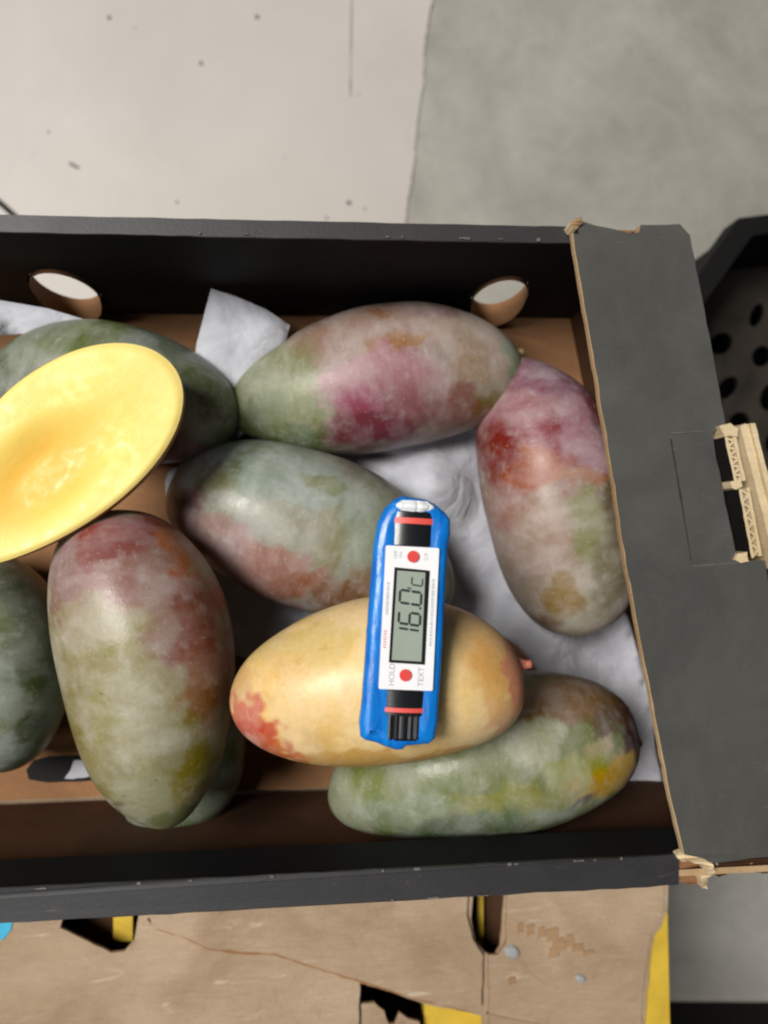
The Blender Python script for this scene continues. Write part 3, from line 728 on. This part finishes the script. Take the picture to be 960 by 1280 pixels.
# ------------------------------------------------------------------ mangoes
MANGOES = [
    dict(key='back', loc=(-0.0848, 0.0601, 0.0450), turn=-0.225, size=(0.0534, 0.0289, 0.0360), egg=0, wax=1, base=(105, 112, 82), marks=[
        (-0.57, 0.02, 0.39, 0.39, (126, 132, 112), 0.8), (-0.01, 0.79, 0.36, 0.19, (95, 111, 46), 0.9), (0.33, 0.78, 0.26, 0.3, (125, 135, 119), 0.8),
        (-0.29, 0.44, 0.2, 0.19, (91, 105, 47), 0.8), (0.66, 0.45, 0.1, 0.24, (89, 105, 43), 0.9), (0.84, 0.09, 0.1, 0.31, (63, 72, 25), 0.9),
        (0.6, -0.57, 0.26, 0.24, (103, 60, 49), 0.9), (-0.81, -0.12, 0.16, 0.36, (74, 85, 43), 0.8), (0.79, -0.28, 0.08, 0.12, (112, 123, 101), 0.7),
        (0.56, 0.19, 0.09, 0.36, (120, 131, 111), 0.7)]),
    dict(key='centre', loc=(0.0294, 0.0673, 0.0360), turn=0.196, size=(0.0674, 0.0328, 0.0330), egg=0.07, wax=1, base=(148, 129, 116), marks=[
        (-0.69, 0.06, 0.34, 0.79, (118, 125, 74), 1), (-0.78, -0.24, 0.16, 0.29, (93, 106, 51), 0.8), (-0.55, 0.35, 0.22, 0.27, (135, 137, 101), 0.8),
        (-0.75, 0.31, 0.14, 0.2, (141, 146, 121), 0.6), (-0.49, -0.65, 0.33, 0.18, (79, 97, 48), 0.9), (0.11, 0.6, 0.6, 0.38, (159, 130, 117), 0.7),
        (0.19, 0.3, 0.17, 0.1, (148, 103, 50), 0.9), (-0.06, 0.32, 0.07, 0.18, (147, 103, 54), 0.8), (0.08, 0.79, 0.11, 0.07, (148, 98, 59), 0.6),
        (-0.07, -0.08, 0.34, 0.38, (162, 111, 118), 0.9), (-0.02, -0.61, 0.38, 0.29, (122, 55, 71), 0.9), (-0.2, -0.31, 0.14, 0.16, (154, 85, 103), 0.8),
        (0.24, -0.37, 0.25, 0.25, (155, 108, 108), 0.7), (0.66, 0.1, 0.27, 0.52, (164, 142, 122), 0.8), (0.44, -0.63, 0.25, 0.25, (136, 96, 87), 0.8),
        (0.95, 0.1, 0.12, 0.67, (124, 135, 106), 0.9), (0.7, -0.5, 0.12, 0.2, (156, 147, 127), 0.7), (0.63, -0.71, 0.08, 0.11, (118, 87, 40), 0.7),
        (0.72, -0.68, 0.08, 0.13, (106, 104, 50), 0.7), (0.49, 0.74, 0.22, 0.11, (144, 111, 111), 0.6)]),
    dict(key='right', loc=(0.1107, 0.0145, 0.0380), turn=-1.380, size=(0.0663, 0.0350, 0.0340), egg=0.04, wax=1, base=(157, 139, 122), marks=[  # dark right-flank marks also put the end flap's shade into the skin
        (-0.47, -0.02, 0.42, 0.8, (132, 65, 70), 1), (-0.81, 0.32, 0.19, 0.74, (119, 57, 77), 1), (-0.88, 0.14, 0.08, 0.32, (152, 126, 134), 0.7),
        (-0.84, 0.49, 0.09, 0.17, (144, 108, 119), 0.7), (-0.56, -0.34, 0.17, 0.27, (143, 83, 87), 0.7), (-0.32, -0.75, 0.31, 0.21, (122, 45, 40), 0.9),
        (-0.36, 0.27, 0.25, 0.32, (163, 125, 132), 0.9), (-0.51, 0.7, 0.34, 0.26, (98, 49, 54), 0.9), (-0.19, -0.4, 0.12, 0.36, (150, 73, 33), 1),
        (-0.09, 0.05, 0.05, 0.4, (151, 91, 36), 0.9), (0.18, -0.58, 0.26, 0.49, (166, 142, 126), 0.8), (0.26, 0.16, 0.28, 0.28, (133, 133, 89), 0.9),
        (0.2, 0.6, 0.39, 0.26, (89, 72, 38), 0.95), (0.73, -0.11, 0.2, 0.49, (159, 153, 130), 0.8), (0.64, -0.38, 0.15, 0.17, (137, 108, 50), 0.9),
        (0.59, 0.25, 0.22, 0.28, (106, 95, 57), 0.8), (0.86, -0.63, 0.08, 0.32, (117, 84, 61), 0.7), (0.02, -0.79, 0.22, 0.17, (159, 120, 113), 0.7)]),
    dict(key='middle', loc=(-0.0000, -0.0021, 0.0420), turn=-0.370, size=(0.0669, 0.0351, 0.0360), egg=-0.05, wax=1, base=(141, 141, 125), marks=[
        (-0.36, 0.6, 0.51, 0.41, (151, 162, 151), 0.9), (-0.71, 0.24, 0.15, 0.18, (104, 104, 53), 0.9), (-0.61, 0.44, 0.07, 0.08, (92, 100, 47), 0.7),
        (-0.83, -0.26, 0.14, 0.27, (105, 54, 49), 0.95), (-0.73, -0.02, 0.09, 0.14, (118, 67, 58), 0.7), (-0.5, -0.56, 0.32, 0.39, (147, 103, 98), 0.9),
        (-0.62, -0.35, 0.18, 0.22, (158, 134, 127), 0.7), (-0.16, -0.56, 0.27, 0.35, (149, 94, 72), 0.9), (-0.07, 0.64, 0.14, 0.11, (122, 128, 82), 0.9),
        (-0.5, 0.72, 0.07, 0.08, (120, 131, 100), 0.8), (0.08, 0.01, 0.11, 0.43, (125, 118, 72), 0.8), (0.27, -0.58, 0.22, 0.26, (122, 82, 47), 0.9),
        (-0.28, -1.07, 0.35, 0.2, (111, 49, 55), 0.9), (0.07, -0.98, 0.14, 0.14, (163, 125, 125), 0.8), (-0.16, 0.01, 0.16, 0.24, (144, 140, 117), 0.7),
        (0.4, 0.51, 0.32, 0.61, (143, 151, 129), 0.9), (0.48, -0.2, 0.18, 0.27, (136, 103, 74), 0.7), (0.94, 0.17, 0.12, 0.61, (111, 122, 91), 0.9),
        (0.16, 0.56, 0.13, 0.18, (155, 164, 153), 0.6)]),
    dict(key='leftbig', loc=(-0.0656, -0.0521, 0.0860), turn=-1.446, size=(0.0612, 0.0325, 0.0340), egg=-0.15, wax=1, base=(146, 137, 99), marks=[
        (-0.85, 0.16, 0.14, 0.75, (134, 58, 47), 1), (-0.68, 0.62, 0.28, 0.21, (166, 90, 37), 1), (-0.63, -0.54, 0.28, 0.3, (137, 103, 99), 0.9),
        (-0.63, 0.04, 0.21, 0.42, (145, 103, 98), 0.9), (-0.75, -0.09, 0.07, 0.32, (127, 62, 58), 0.7), (-0.45, 0.45, 0.3, 0.23, (153, 125, 113), 0.9),
        (-0.18, 0.81, 0.38, 0.25, (130, 61, 35), 0.95), (0.17, 0.73, 0.22, 0.23, (131, 86, 33), 0.9), (0.07, 0.08, 0.47, 0.32, (164, 157, 124), 0.85),
        (-0.27, -0.31, 0.26, 0.47, (158, 147, 114), 0.8), (0.5, 0.48, 0.3, 0.25, (126, 115, 46), 0.95), (0.34, 0.34, 0.25, 0.15, (159, 155, 128), 0.7),
        (-0.21, -0.09, 0.06, 0.09, (129, 123, 58), 0.8), (-0.0, -0.74, 0.4, 0.23, (135, 124, 73), 0.8), (0.68, -0.12, 0.22, 0.43, (159, 157, 128), 0.8),
        (0.8, -0.42, 0.07, 0.13, (105, 81, 50), 0.7), (-0.52, -0.69, 0.11, 0.13, (120, 74, 49), 0.8), (0.18, -0.32, 0.2, 0.15, (141, 134, 72), 0.7),
        (0.46, -0.58, 0.25, 0.19, (144, 133, 88), 0.7), (-0.17, 0.53, 0.05, 0.13, (131, 76, 71), 0.7), (0.93, 0.16, 0.1, 0.28, (104, 113, 75), 0.7),
        (-0.41, 1.04, 0.15, 0.08, (150, 72, 50), 0.8)]),
    dict(key='under', loc=(-0.0656, -0.0942, 0.0260), turn=-1.460, size=(0.0461, 0.0307, 0.0240), egg=0, wax=1, base=(114, 124, 99), marks=[
        (0.34, 0.58, 0.32, 0.36, (137, 148, 128), 0.8), (0.91, -0.06, 0.2, 0.48, (85, 98, 62), 0.9), (0.89, -0.58, 0.16, 0.36, (66, 77, 44), 0.8),
        (0.05, 0.87, 0.24, 0.14, (104, 113, 75), 0.8)]),
    dict(key='leftedge', loc=(-0.1410, -0.0527, 0.0380), turn=-1.445, size=(0.0487, 0.0313, 0.0340), egg=0, wax=1, base=(97, 107, 78), marks=[
        (0.23, 0.32, 0.36, 0.36, (135, 144, 130), 0.9), (0.75, 0.07, 0.21, 0.56, (144, 153, 142), 0.9), (-0.62, 0.8, 0.36, 0.33, (72, 83, 47), 0.9),
        (0.55, 0.24, 0.11, 0.22, (95, 106, 53), 0.8), (0.64, 0.67, 0.16, 0.18, (59, 72, 28), 0.9), (-0.26, 0.4, 0.24, 0.29, (106, 115, 75), 0.7),
        (0.14, 0.86, 0.21, 0.16, (66, 81, 39), 0.8)]),
    dict(key='orange', loc=(0.0223, -0.0555, 0.1120), turn=0.105, size=(0.0529, 0.0299, 0.0280), egg=0.06, wax=0.35, base=(236, 204, 148), marks=[
        (-0.46, 0.66, 0.36, 0.25, (209, 182, 116), 0.7), (-0.59, -0.0, 0.43, 0.38, (219, 182, 118), 0.6), (-0.92, 0.27, 0.09, 0.38, (203, 166, 120), 0.8),
        (-0.67, 0.42, 0.22, 0.19, (215, 176, 112), 0.5), (-0.89, -0.05, 0.11, 0.19, (192, 93, 75), 0.85), (-0.82, -0.29, 0.11, 0.19, (188, 81, 67), 0.9),
        (-0.73, -0.5, 0.1, 0.15, (195, 100, 73), 0.8), (-0.62, -0.68, 0.11, 0.1, (199, 93, 56), 0.8), (-0.93, -0.37, 0.14, 0.12, (205, 141, 120), 0.9),
        (0.8, 0.37, 0.28, 0.42, (217, 166, 108), 0.8), (0.94, 0.02, 0.09, 0.58, (211, 143, 114), 0.95), (0.79, -0.42, 0.16, 0.25, (213, 155, 106), 0.7),
        (0.42, -0.89, 0.43, 0.19, (205, 155, 89), 0.8), (-0.23, -0.69, 0.33, 0.15, (203, 157, 87), 0.8), (0.7, -0.1, 0.11, 0.38, (219, 172, 114), 0.7),
        (0.66, 0.59, 0.18, 0.13, (215, 180, 126), 0.7), (-0.42, -0.4, 0.13, 0.19, (209, 174, 114), 0.7)]),
    dict(key='front', loc=(0.0716, -0.0993, 0.0560), turn=0.129, size=(0.0675, 0.0337, 0.0390), egg=0.11, wax=1, base=(110, 118, 69), marks=[
        (0.52, 0.73, 0.39, 0.25, (118, 83, 38), 0.95), (0.95, 0.1, 0.15, 0.62, (70, 47, 43), 1), (0.65, -0.2, 0.26, 0.23, (175, 137, 19), 1),
        (0.85, 0.43, 0.21, 0.16, (88, 59, 43), 0.8), (-0.03, -0.2, 0.52, 0.15, (129, 129, 54), 0.9), (-0.58, -0.21, 0.32, 0.21, (127, 141, 112), 0.8),
        (0.22, 0.37, 0.18, 0.29, (159, 159, 130), 0.9), (0.29, -0.48, 0.12, 0.19, (144, 155, 131), 0.8), (0.49, -0.37, 0.1, 0.07, (44, 44, 22), 0.85),
        (0.39, -0.41, 0.05, 0.07, (48, 48, 23), 0.8), (-0.27, -0.57, 0.41, 0.19, (86, 104, 72), 0.9), (0.64, 0.23, 0.11, 0.12, (168, 155, 117), 0.8),
        (0.47, 0.03, 0.23, 0.14, (144, 144, 71), 0.8), (-0.79, 0.09, 0.18, 0.16, (127, 134, 85), 0.7), (0.68, -0.77, 0.21, 0.16, (91, 100, 64), 0.8)]),
]

LABELS = {
    'back': ('green mango half covered by the cut yellow mango half', None),
    'centre': ('pink and green mango against the far wall of the box', (0.985, 0.05, 'dry')),
    'right': ('red topped upright mango beside the grey end flap', None),
    'middle': ('pale grey green mango with pink flank behind the thermometer', (-0.93, 0.45, 'dry')),
    'leftbig': ('large upright mango with red top at left, below the cut half', None),
    'under': ('green mango mostly hidden under the large upright left mango', None),
    'leftedge': ('grey green mango cut off by the left picture edge', None),
    'orange': ('orange yellow mango with a red patch under the thermometer', (0.99, 0.02, 'red')),
    'front': ('green mango with dark brown tip, lying lowest by the near wall', (0.99, -0.12, 'dark')),
}
def smooth(e0, e1, x):
    t = max(0.0, min(1.0, (x - e0) / (e1 - e0)))
    return t * t * (3 - 2 * t)
def mango(d, seed):
    a, b, c = d['size']
    NU, NV = 120, 128
    vs, cols = [], []
    base = Vector(lin(d['base'])[:3])
    marks = [(u, v, ru, rv, Vector(lin(col)[:3]), st) for u, v, ru, rv, col, st in d['marks']]
    so = Vector((seed * 7.3, seed * 3.1, seed * 1.7))
    def put(p):
        n1 = noise.noise(p * 26 + so)
        n2 = noise.noise(p * 55 + so * 2)
        p = p * (1 + 0.034 * n1 + 0.009 * n2)
        vs.append(p)
        u, v = p.x / a, p.y / b
        wu = 0.16 * noise.noise(p * 60 + so) + 0.12 * noise.noise(p * 140 + so) + 0.09 * noise.noise(p * 300 + so)
        wv = 0.16 * noise.noise(p * 60 - so) + 0.12 * noise.noise(p * 140 - so) + 0.09 * noise.noise(p * 300 - so)
        col = base.copy()
        for (mu, mv, ru, rv, mc, st) in marks:
            du, dv = (u - mu + wu * 0.55) / ru, (v - mv + wv * 0.9) / rv
            r = math.sqrt(du * du + dv * dv)
            if r < 1.5:
                k = st * smooth(1.25, 0.77, r)
                col = col.lerp(mc, k)
        cols.append(col)
    put(Vector((a, 0, 0)))
    for i in range(1, NU):
        th = PI * i / NU
        x = math.cos(th)
        r = math.sin(th) ** (0.93 - 0.9 * d['egg'] * x) * (1 + d['egg'] * x)
        bend = 0.07 * b * (1 - 2 * x * x) + 0.10 * b * x * x * x * (1 if seed % 2 else -1)
        for j in range(NV):
            ph = 2 * PI * j / NV
            y = r * math.cos(ph); z = r * math.sin(ph)
            put(Vector((a * x, b * y + bend, c * z)))
    put(Vector((-a, 0, 0)))
    fs = []
    for j in range(NV):
        fs.append((0, 1 + j, 1 + (j + 1) % NV))
    for i in range(NU - 2):
        o0, o1 = 1 + i * NV, 1 + (i + 1) * NV
        for j in range(NV):
            fs.append((o0 + j, o1 + j, o1 + (j + 1) % NV, o0 + (j + 1) % NV))
    last = len(vs) - 1
    o0 = 1 + (NU - 2) * NV
    for j in range(NV):
        fs.append((last, o0 + (j + 1) % NV, o0 + j))
    label, stem = LABELS[d['key']]
    rot = (0, 0, d['turn'])
    def skin(name, parent=None):
        o = from_data(name, vs, fs, M_SKIN, parent, None, True)
        at = o.data.color_attributes.new('skin_colour', 'FLOAT_COLOR', 'POINT')
        flat = []
        for q in cols:
            flat += [q[0], q[1], q[2], d.get('wax', 1.0)]
        at.data.foreach_set('color', flat)
        return o
    if stem is None:
        o = skin('mango')
        o.location = d['loc']; o.rotation_euler = rot
    else:
        o = empty('mango', d['loc'], rot)
        skin('skin', o)
        su, sv, kind = stem
        prof = [(0.0052, -0.004), (0.0046, 0.0), (0.0030, 0.0016), (0.0024, 0.004), (0.0026, 0.0058), (0.0016, 0.0066), (0.0, 0.0064)]
        sg = 14
        sv_, sf_ = [], []
        for (r, h) in prof:
            for k in range(sg):
                t = 2 * PI * k / sg
                w = 1 + 0.2 * noise.noise(Vector((math.cos(t) * 2, math.sin(t) * 2, h * 400 + seed)))
                sv_.append((h, r * w * math.cos(t), r * w * math.sin(t)))
        for i in range(len(prof) - 1):
            for k in range(sg):
                sf_.append((i * sg + k, i * sg + (k + 1) % sg, (i + 1) * sg + (k + 1) % sg, (i + 1) * sg + k))
        s = from_data('stem', sv_, sf_, {'dry': M_STEM, 'red': M_STEM_RED, 'dark': M_DARKBOARD}[kind], o, None, True)
        zz = c * 0.25
        s.scale = (0.62, 0.62, 0.62)
        s.location = (a * su, b * sv, zz * (0.2 if abs(sv) < 0.3 else 1))
        s.rotation_euler = (0, -0.25, math.atan2(sv * 1.2, su))
        if abs(sv) > 0.3:
            s.location = (a * su * 0.88, b * sv * 0.9, c * 0.2)
    tag(o, label, 'mango', 'whole mangoes in the black box')
    return o
for i, d in enumerate(MANGOES):
    mango(d, i + 1)

# ------------------------------------------------------------------ the cut mango half
hm = empty('mango_half', (-0.0903, 0.0274, 0.1080), (math.radians(1), math.radians(2), math.radians(42)))
tag(hm, 'cut mango half showing bright yellow flesh on top at left', 'mango')
HA, HB, HD = 0.0522, 0.0268, 0.030
def half_outline(t):
    x, y = math.cos(t), math.sin(t)
    w = 1 + 0.17 * x - 0.05 * x * x
    return HA * x, HB * y * w + 0.0022 * (1 - x * x)
NT, NR = 120, 40
vs, fs, cols = [], [], []
Yel, Org, Pale, Rim = (Vector(lin(c)[:3]) for c in ((246, 214, 108), (242, 192, 80), (250, 230, 148), (248, 226, 136)))
for k in range(NR + 1):
    rho = k / NR
    for i in range(NT):
        t = 2 * PI * i / NT
        x, y = half_outline(t)
        px, py = x * rho, y * rho
        hol = smooth(0.86, 0.18, math.sqrt(((px + 0.008) / (HA * 0.86)) ** 2 + ((py + 0.001) / (HB * 0.84)) ** 2))
        z = -0.0045 * hol + 0.0007 * noise.noise(Vector((px * 45, py * 60, 2)))
        z -= 0.0010 * smooth(0.95, 1.0, rho)
        vs.append((px, py, z))
        n = noise.noise(Vector((px * 60, py * 110, 7)))
        c = Yel.lerp(Org, min(1, max(0, hol * 1.15 + 0.15 * n)))
        c = c.lerp(Pale, smooth(0.45, 0.95, rho) * 0.75 * (0.7 + 0.3 * n))
        c = c.lerp(Rim, smooth(0.975, 1.0, rho))
        cols.append(c)
for k in range(NR):
    for i in range(NT):
        j = (i + 1) % NT
        fs.append((k * NT + i, (k + 1) * NT + i, (k + 1) * NT + j, k * NT + j))
def coloured(o, cols):
    at = o.data.color_attributes.new('skin_colour', 'FLOAT_COLOR', 'POINT')
    flat = []
    for q in cols:
        flat += [q[0], q[1], q[2], 1.0]
    at.data.foreach_set('color', flat)
coloured(from_data('flesh', vs, fs, M_FLESH, hm, None, True), cols)
vs, fs, cols = [], [], []
KD = 26
SkR, SkG, SkO = (Vector(lin(c)[:3]) for c in ((168, 62, 72), (120, 96, 62), (206, 150, 60)))
for k in range(KD + 1):
    q = k / KD
    r = math.cos(q * PI / 2) ** 0.62
    for i in range(NT):
        t = 2 * PI * i / NT
        x, y = half_outline(t)
        g = 1 + 0.015 * math.sin(min(1, q * 2.2) * PI)
        vs.append((x * r * g, y * r * g, -0.0010 - HD * math.sin(q * PI / 2)))
        n = noise.noise(Vector((x * 40, y * 40, q * 2)))
        c = SkR.lerp(SkG, smooth(-0.1, 0.5, n + 0.25 * math.cos(t)))
        cols.append(SkO.lerp(c, smooth(0.05, 0.22, q)))
for k in range(KD):
    for i in range(NT):
        j = (i + 1) % NT
        fs.append((k * NT + j, (k + 1) * NT + j, (k + 1) * NT + i, k * NT + i)[::-1])
coloured(from_data('skin', vs, fs, M_SKIN, hm, None, True), cols)

# ------------------------------------------------------------------ digital thermometer in its blue sleeve
TH = empty('digital_thermometer', (0.0284, -0.0287, 0.1492), (math.radians(-2.0), 0, math.radians(-3.9)))
tag(TH, 'pen thermometer in blue sleeve reading 16.0 on the orange mango', 'thermometer')
K = 0.00086                      # template millimetres -> metres
def mm(p): return (p[0] * K, p[1] * K)
BX = 0.8                         # the body sits slightly right of the sleeve's middle
sl = [(-14.6, -28), (-15.2, -37), (-14.4, -42.2), (-12.5, -43.4), (-8.5, -44.2), (-5.5, -45.4), (-1.2, -46.6), (1.2, -46.4), (2.6, -44.9), (6.0, -44.6),
      (10.8, -44.0), (13.0, -42.0), (13.8, -36), (14.3, -10), (14.4, 10), (14.6, 28), (15.2, 33), (15.0, 38.5), (13.0, 41.0), (9.0, 44.0), (5.0, 45.6), (0.5, 46.0), (-3.5, 46.4), (-6.5, 45.0), (-10.0, 41.2), (-12.2, 36), (-13.2, 28), (-13.9, 5)]
sl = refine([(p[0] * .001, p[1] * .001) for p in sl], .0022, .00012, 4)
sl = [(p[0] / .001, p[1] / .001) for p in sl]
def offset(pts, d):
    out = []
    n = len(pts)
    for i in range(n):
        a, b = Vector(pts[i - 1]), Vector(pts[(i + 1) % n])
        t = (b - a).normalized()
        q = Vector((-t.y, t.x))     # outline runs counter-clockwise: inward normal
        out.append((pts[i][0] + q.x * d, pts[i][1] + q.y * d))
    return out
rings = [(2.2, -7.5), (0.5, -6.2), (0.0, -4.0), (0.1, -2.4), (0.4, -1.3), (1.0, -0.5), (2.0, 0.0), (3.2, 0.35), (4.4, 0.5), (5.2, 0.3)]
vs, fs = [], []
n = len(sl)
for d_, z_ in rings:
    for i, p in enumerate(offset(sl, d_)):
        w = 0.25 * noise.noise(Vector((p[0] * .25, p[1] * .12, z_ * .2)))
        vs.append((p[0] * K, p[1] * K, (z_ + w) * K))
for k in range(len(rings) - 1):
    for i in range(n):
        j = (i + 1) % n
        fs.append((k * n + i, k * n + j, (k + 1) * n + j, (k + 1) * n + i))
fs.append(tuple(reversed(range(n))))
fs.append(tuple(range((len(rings) - 1) * n, len(rings) * n)))
from_data('sleeve', vs, fs, M_BLUE, TH, None, True)
def rounded_rect(x0, y0, x1, y1, r, k=4):
    out = []
    for cx, cy, a0 in ((x1 - r, y1 - r, 0), (x0 + r, y1 - r, PI / 2), (x0 + r, y0 + r, PI), (x1 - r, y0 + r, 1.5 * PI)):
        for i in range(k + 1):
            t = a0 + PI / 2 * i / k
            out.append((cx + r * math.cos(t), cy + r * math.sin(t)))
    return out
def tplate(name, outer, z0, z1, mat, parent=TH, holes=()):
    return plate(name, [mm(p) for p in outer], z0 * K, z1 * K, mat, parent, [[mm(p) for p in h] for h in holes])
body = tplate('face_plate', rounded_rect(BX - 9.8, -24.2, BX + 9.9, 27.6, 0.6), -3, 1.6, M_WHITE)
def barrel(name, y0, y1, r, mat, ribs=0, depth=0.0, ends=0.6, parent=TH, zc=-2.6, xs=1.0):
    """part of the round pen body, only its upper side shows"""
    vs, fs = [], []
    seg = 72
    prof = [(y0, r - ends), (y0 + ends * 0.6, r), ((y0 + y1) / 2, r), (y1 - ends * 0.6, r), (y1, r - ends)]
    for (yy, rr) in prof:
        for i in range(seg):
            t = 2 * PI * i / seg
            q = rr * (1 - depth * (0.5 + 0.5 * math.cos(t * ribs)) ** 4) if ribs else rr
            vs.append(((BX + q * xs * math.cos(t)) * K, yy * K, (zc + q * 0.40 * math.sin(t)) * K))
    for k in range(len(prof) - 1):
        for i in range(seg):
            j = (i + 1) % seg
            fs.append((k * seg + i, (k + 1) * seg + i, (k + 1) * seg + j, k * seg + j))
    fs.append(tuple(range(seg)))
    fs.append(tuple(reversed(range((len(prof) - 1) * seg, len(prof) * seg))))
    o = from_data(name, vs, fs, mat, parent, None, False)
    return o
barrel('upper_collar', 27.7, 40.6, 9.9, M_BLACKPL)
barrel('red_stripe', 36.0, 38.2, 10.15, M_STRIPE, ends=0.1)
tipo = barrel('probe_cap', 40.4, 44.6, 7.8, M_TIP, 9, 0.14, 2.6, zc=-0.9)
barrel('battery_cap', -33.8, -24.4, 9.9, M_BLACKPL)
barrel('battery_cap', -42.6, -32.2, 9.8, M_BLACKPL, 22, 0.12, 1.4)
barrel('red_stripe', -32.4, -30.8, 10.2, M_STRIPE, ends=0.1)
# display
bz = [(BX - 6.6, -14.6), (BX + 6.5, -14.9), (BX + 6.7, 19.2), (BX - 6.3, 19.8)]
bezel = tplate('screen_bezel', bz, 1.55, 1.95, M_BLACKPL)
scr = tplate('screen', [(BX - 5.6, -13.6), (BX + 5.2, -13.8), (BX + 5.1, 18.4), (BX - 5.2, 18.7)], 1.9, 2.05, M_LCD, bezel)
def seg_digit(ch, base_y, w, h, xr, thick):
    """seven-segment figure; its foot is to the right, it reads from bottom to top"""
    segs = {'0': 'abcdef', '1': 'bc', '6': 'acdefg', 'C': 'gdec', 'c': 'ged'}[ch]
    S = {'a': ((0, h), (w, h)), 'b': ((w, h), (w, h / 2)), 'c': ((w, h / 2), (w, 0)), 'd': ((0, 0), (w, 0)), 'e': ((0, 0), (0, h / 2)), 'f': ((0, h / 2), (0, h)), 'g': ((0, h / 2), (w, h / 2))}
    for s in segs:
        (x0, y0), (x1, y1) = S[s]
        A, B = Vector((x0 + 0.10 * y0, y0)), Vector((x1 + 0.10 * y1, y1))
        d = (B - A).normalized()
        A, B = A + d * thick * 0.62, B - d * thick * 0.62
        q = Vector((-d.y, d.x)) * thick / 2
        e = d * thick / 2
        poly = [A - e, A + q, B + q, B + e, B - q, A - q]
        # text x -> thermometer +y, text y -> thermometer -x
        tplate('display_segment', [(xr - p.y, base_y + p.x) for p in reversed(poly)], 2.05, 2.12, M_SEG, scr)
seg_digit('1', -6.4, 3.6, 7.8, BX + 4.0, 0.85)
seg_digit('6', -1.0, 4.2, 7.8, BX + 4.0, 0.95)
seg_digit('0', 6.4, 4.6, 7.8, BX + 4.0, 0.95)
tplate('display_segment', [(BX + 3.4, 5.0), (BX + 4.3, 5.0), (BX + 4.3, 5.8), (BX + 3.4, 5.8)], 2.05, 2.12, M_SEG, scr)
seg_digit('c', 13.4, 2.9, 7.8, BX + 4.2, 0.55)
tplate('display_segment', [(BX - 1.3, 12.4), (BX + 0.2, 12.0), (BX + 0.3, 12.5), (BX - 1.2, 12.9)], 2.05, 2.12, M_SEG, scr)
# buttons
for (x, y) in ((BX + 0.3, 24.0), (BX - 0.4, -18.9)):
    tplate('button', ellipse(x, y, 2.15, 2.15, 24), 1.5, 2.5, M_BUTTON)
# writing, running from bottom to top
def word(txt, x, y, size, mat, width=1.0):
    cu = bpy.data.curves.new('lettering', 'FONT')
    cu.body = txt
    cu.size = size * K
    cu.extrude = 0.03 * K
    cu.align_x = 'CENTER'
    cu.align_y = 'CENTER'
    tmp = bpy.data.objects.new('lettering', cu)
    COL.objects.link(tmp)
    bpy.context.view_layer.update()
    me = bpy.data.meshes.new_from_object(tmp.evaluated_get(bpy.context.evaluated_depsgraph_get()))
    bpy.data.objects.remove(tmp)
    me.materials.clear(); me.materials.append(mat)
    for v in me.vertices:
        v.co.x *= width
    o = link('lettering', me, TH)
    o.location = (x * K, y * K, 1.65 * K)
    o.rotation_euler = (0, 0, PI / 2)
word('HOLD', BX - 5.2, -18.9, 2.9, M_INK)
word('TEXT', BX + 5.4, -19.3, 2.9, M_INK)
word('OFF', BX - 6.0, 24.4, 1.7, M_INK)
word('ON', BX - 4.1, 24.4, 1.5, M_INK)
word('C/F', BX + 5.2, 24.2, 1.9, M_INK)
for (x, y0, y1, mat) in ((BX - 8.2, 2.5, 14.0, M_INK), (BX + 8.3, -8.0, 16.0, M_INK), (BX - 8.4, -9.5, -3.2, M_INK_RED)):
    y = y0
    while y < y1:                # print too fine to read in the photograph: short strokes
        w = random.uniform(0.25, 0.55)
        tplate('fine_print', [(x - 0.55, y), (x + 0.55, y), (x + 0.55, y + w), (x - 0.55, y + w)], 1.6, 1.66, mat)
        y += w + random.uniform(0.3, 0.55)

# ------------------------------------------------------------------ black crates on the floor
def crate(name, cx, cy, lx, ly, z0, z1, rot, label):
    root = empty(name, (cx, cy, z0), (0, 0, rot))
    tag(root, label, 'crate', 'black plastic crates on the floor')
    ch = 0.055
    def ring(e):
        x, y, c_ = lx / 2 - e, ly / 2 - e, ch - e * 0.4
        pts = [(-x + c_, -y), (x - c_, -y), (x, -y + c_), (x, y - c_), (x - c_, y), (-x + c_, y), (-x, y - c_), (-x, -y + c_)]
        return pts
    h = z1 - z0
    plate('rim', ring(0), h - .02, h, M_CRATE, root, [ring(0.013)])
    plate('crate_wall', ring(0.005), 0.001, h - .0202, M_CRATE, root, [ring(0.012)])
    plate('crate_bottom', ring(0.0125), 0.004, 0.010, M_CRATE, root)
    holes = []
    x = -lx / 2 + .05
    row = 0
    while x < lx / 2 - .05:
        y = -ly / 2 + .05 + (.017 if row % 2 else 0)
        while y < ly / 2 - .05:
            holes.append(ellipse(x + random.uniform(-.003, .003), y + random.uniform(-.003, .003), random.uniform(.009, .014), random.uniform(.005, .009), 12, 0.75 + random.uniform(-.3, .3)))
            y += .034
        x += .030
        row += 1
    plate('perforated_base', ring(0.0125), h * 0.60, h * 0.60 + .004, (M_LINER, M_CRATE, M_CRATE), root, holes)
    return root
crate('plastic_crate', 0.462, 0.065, 0.40, 0.34, FLOOR + .001, -0.12, math.radians(8), 'black plastic lattice crate on the floor right of the grey flap')
crate('plastic_crate', 0.47, -0.632, 0.46, 0.34, FLOOR + .001, -0.14, math.radians(-4), 'black plastic crate corner on the floor at lower right')
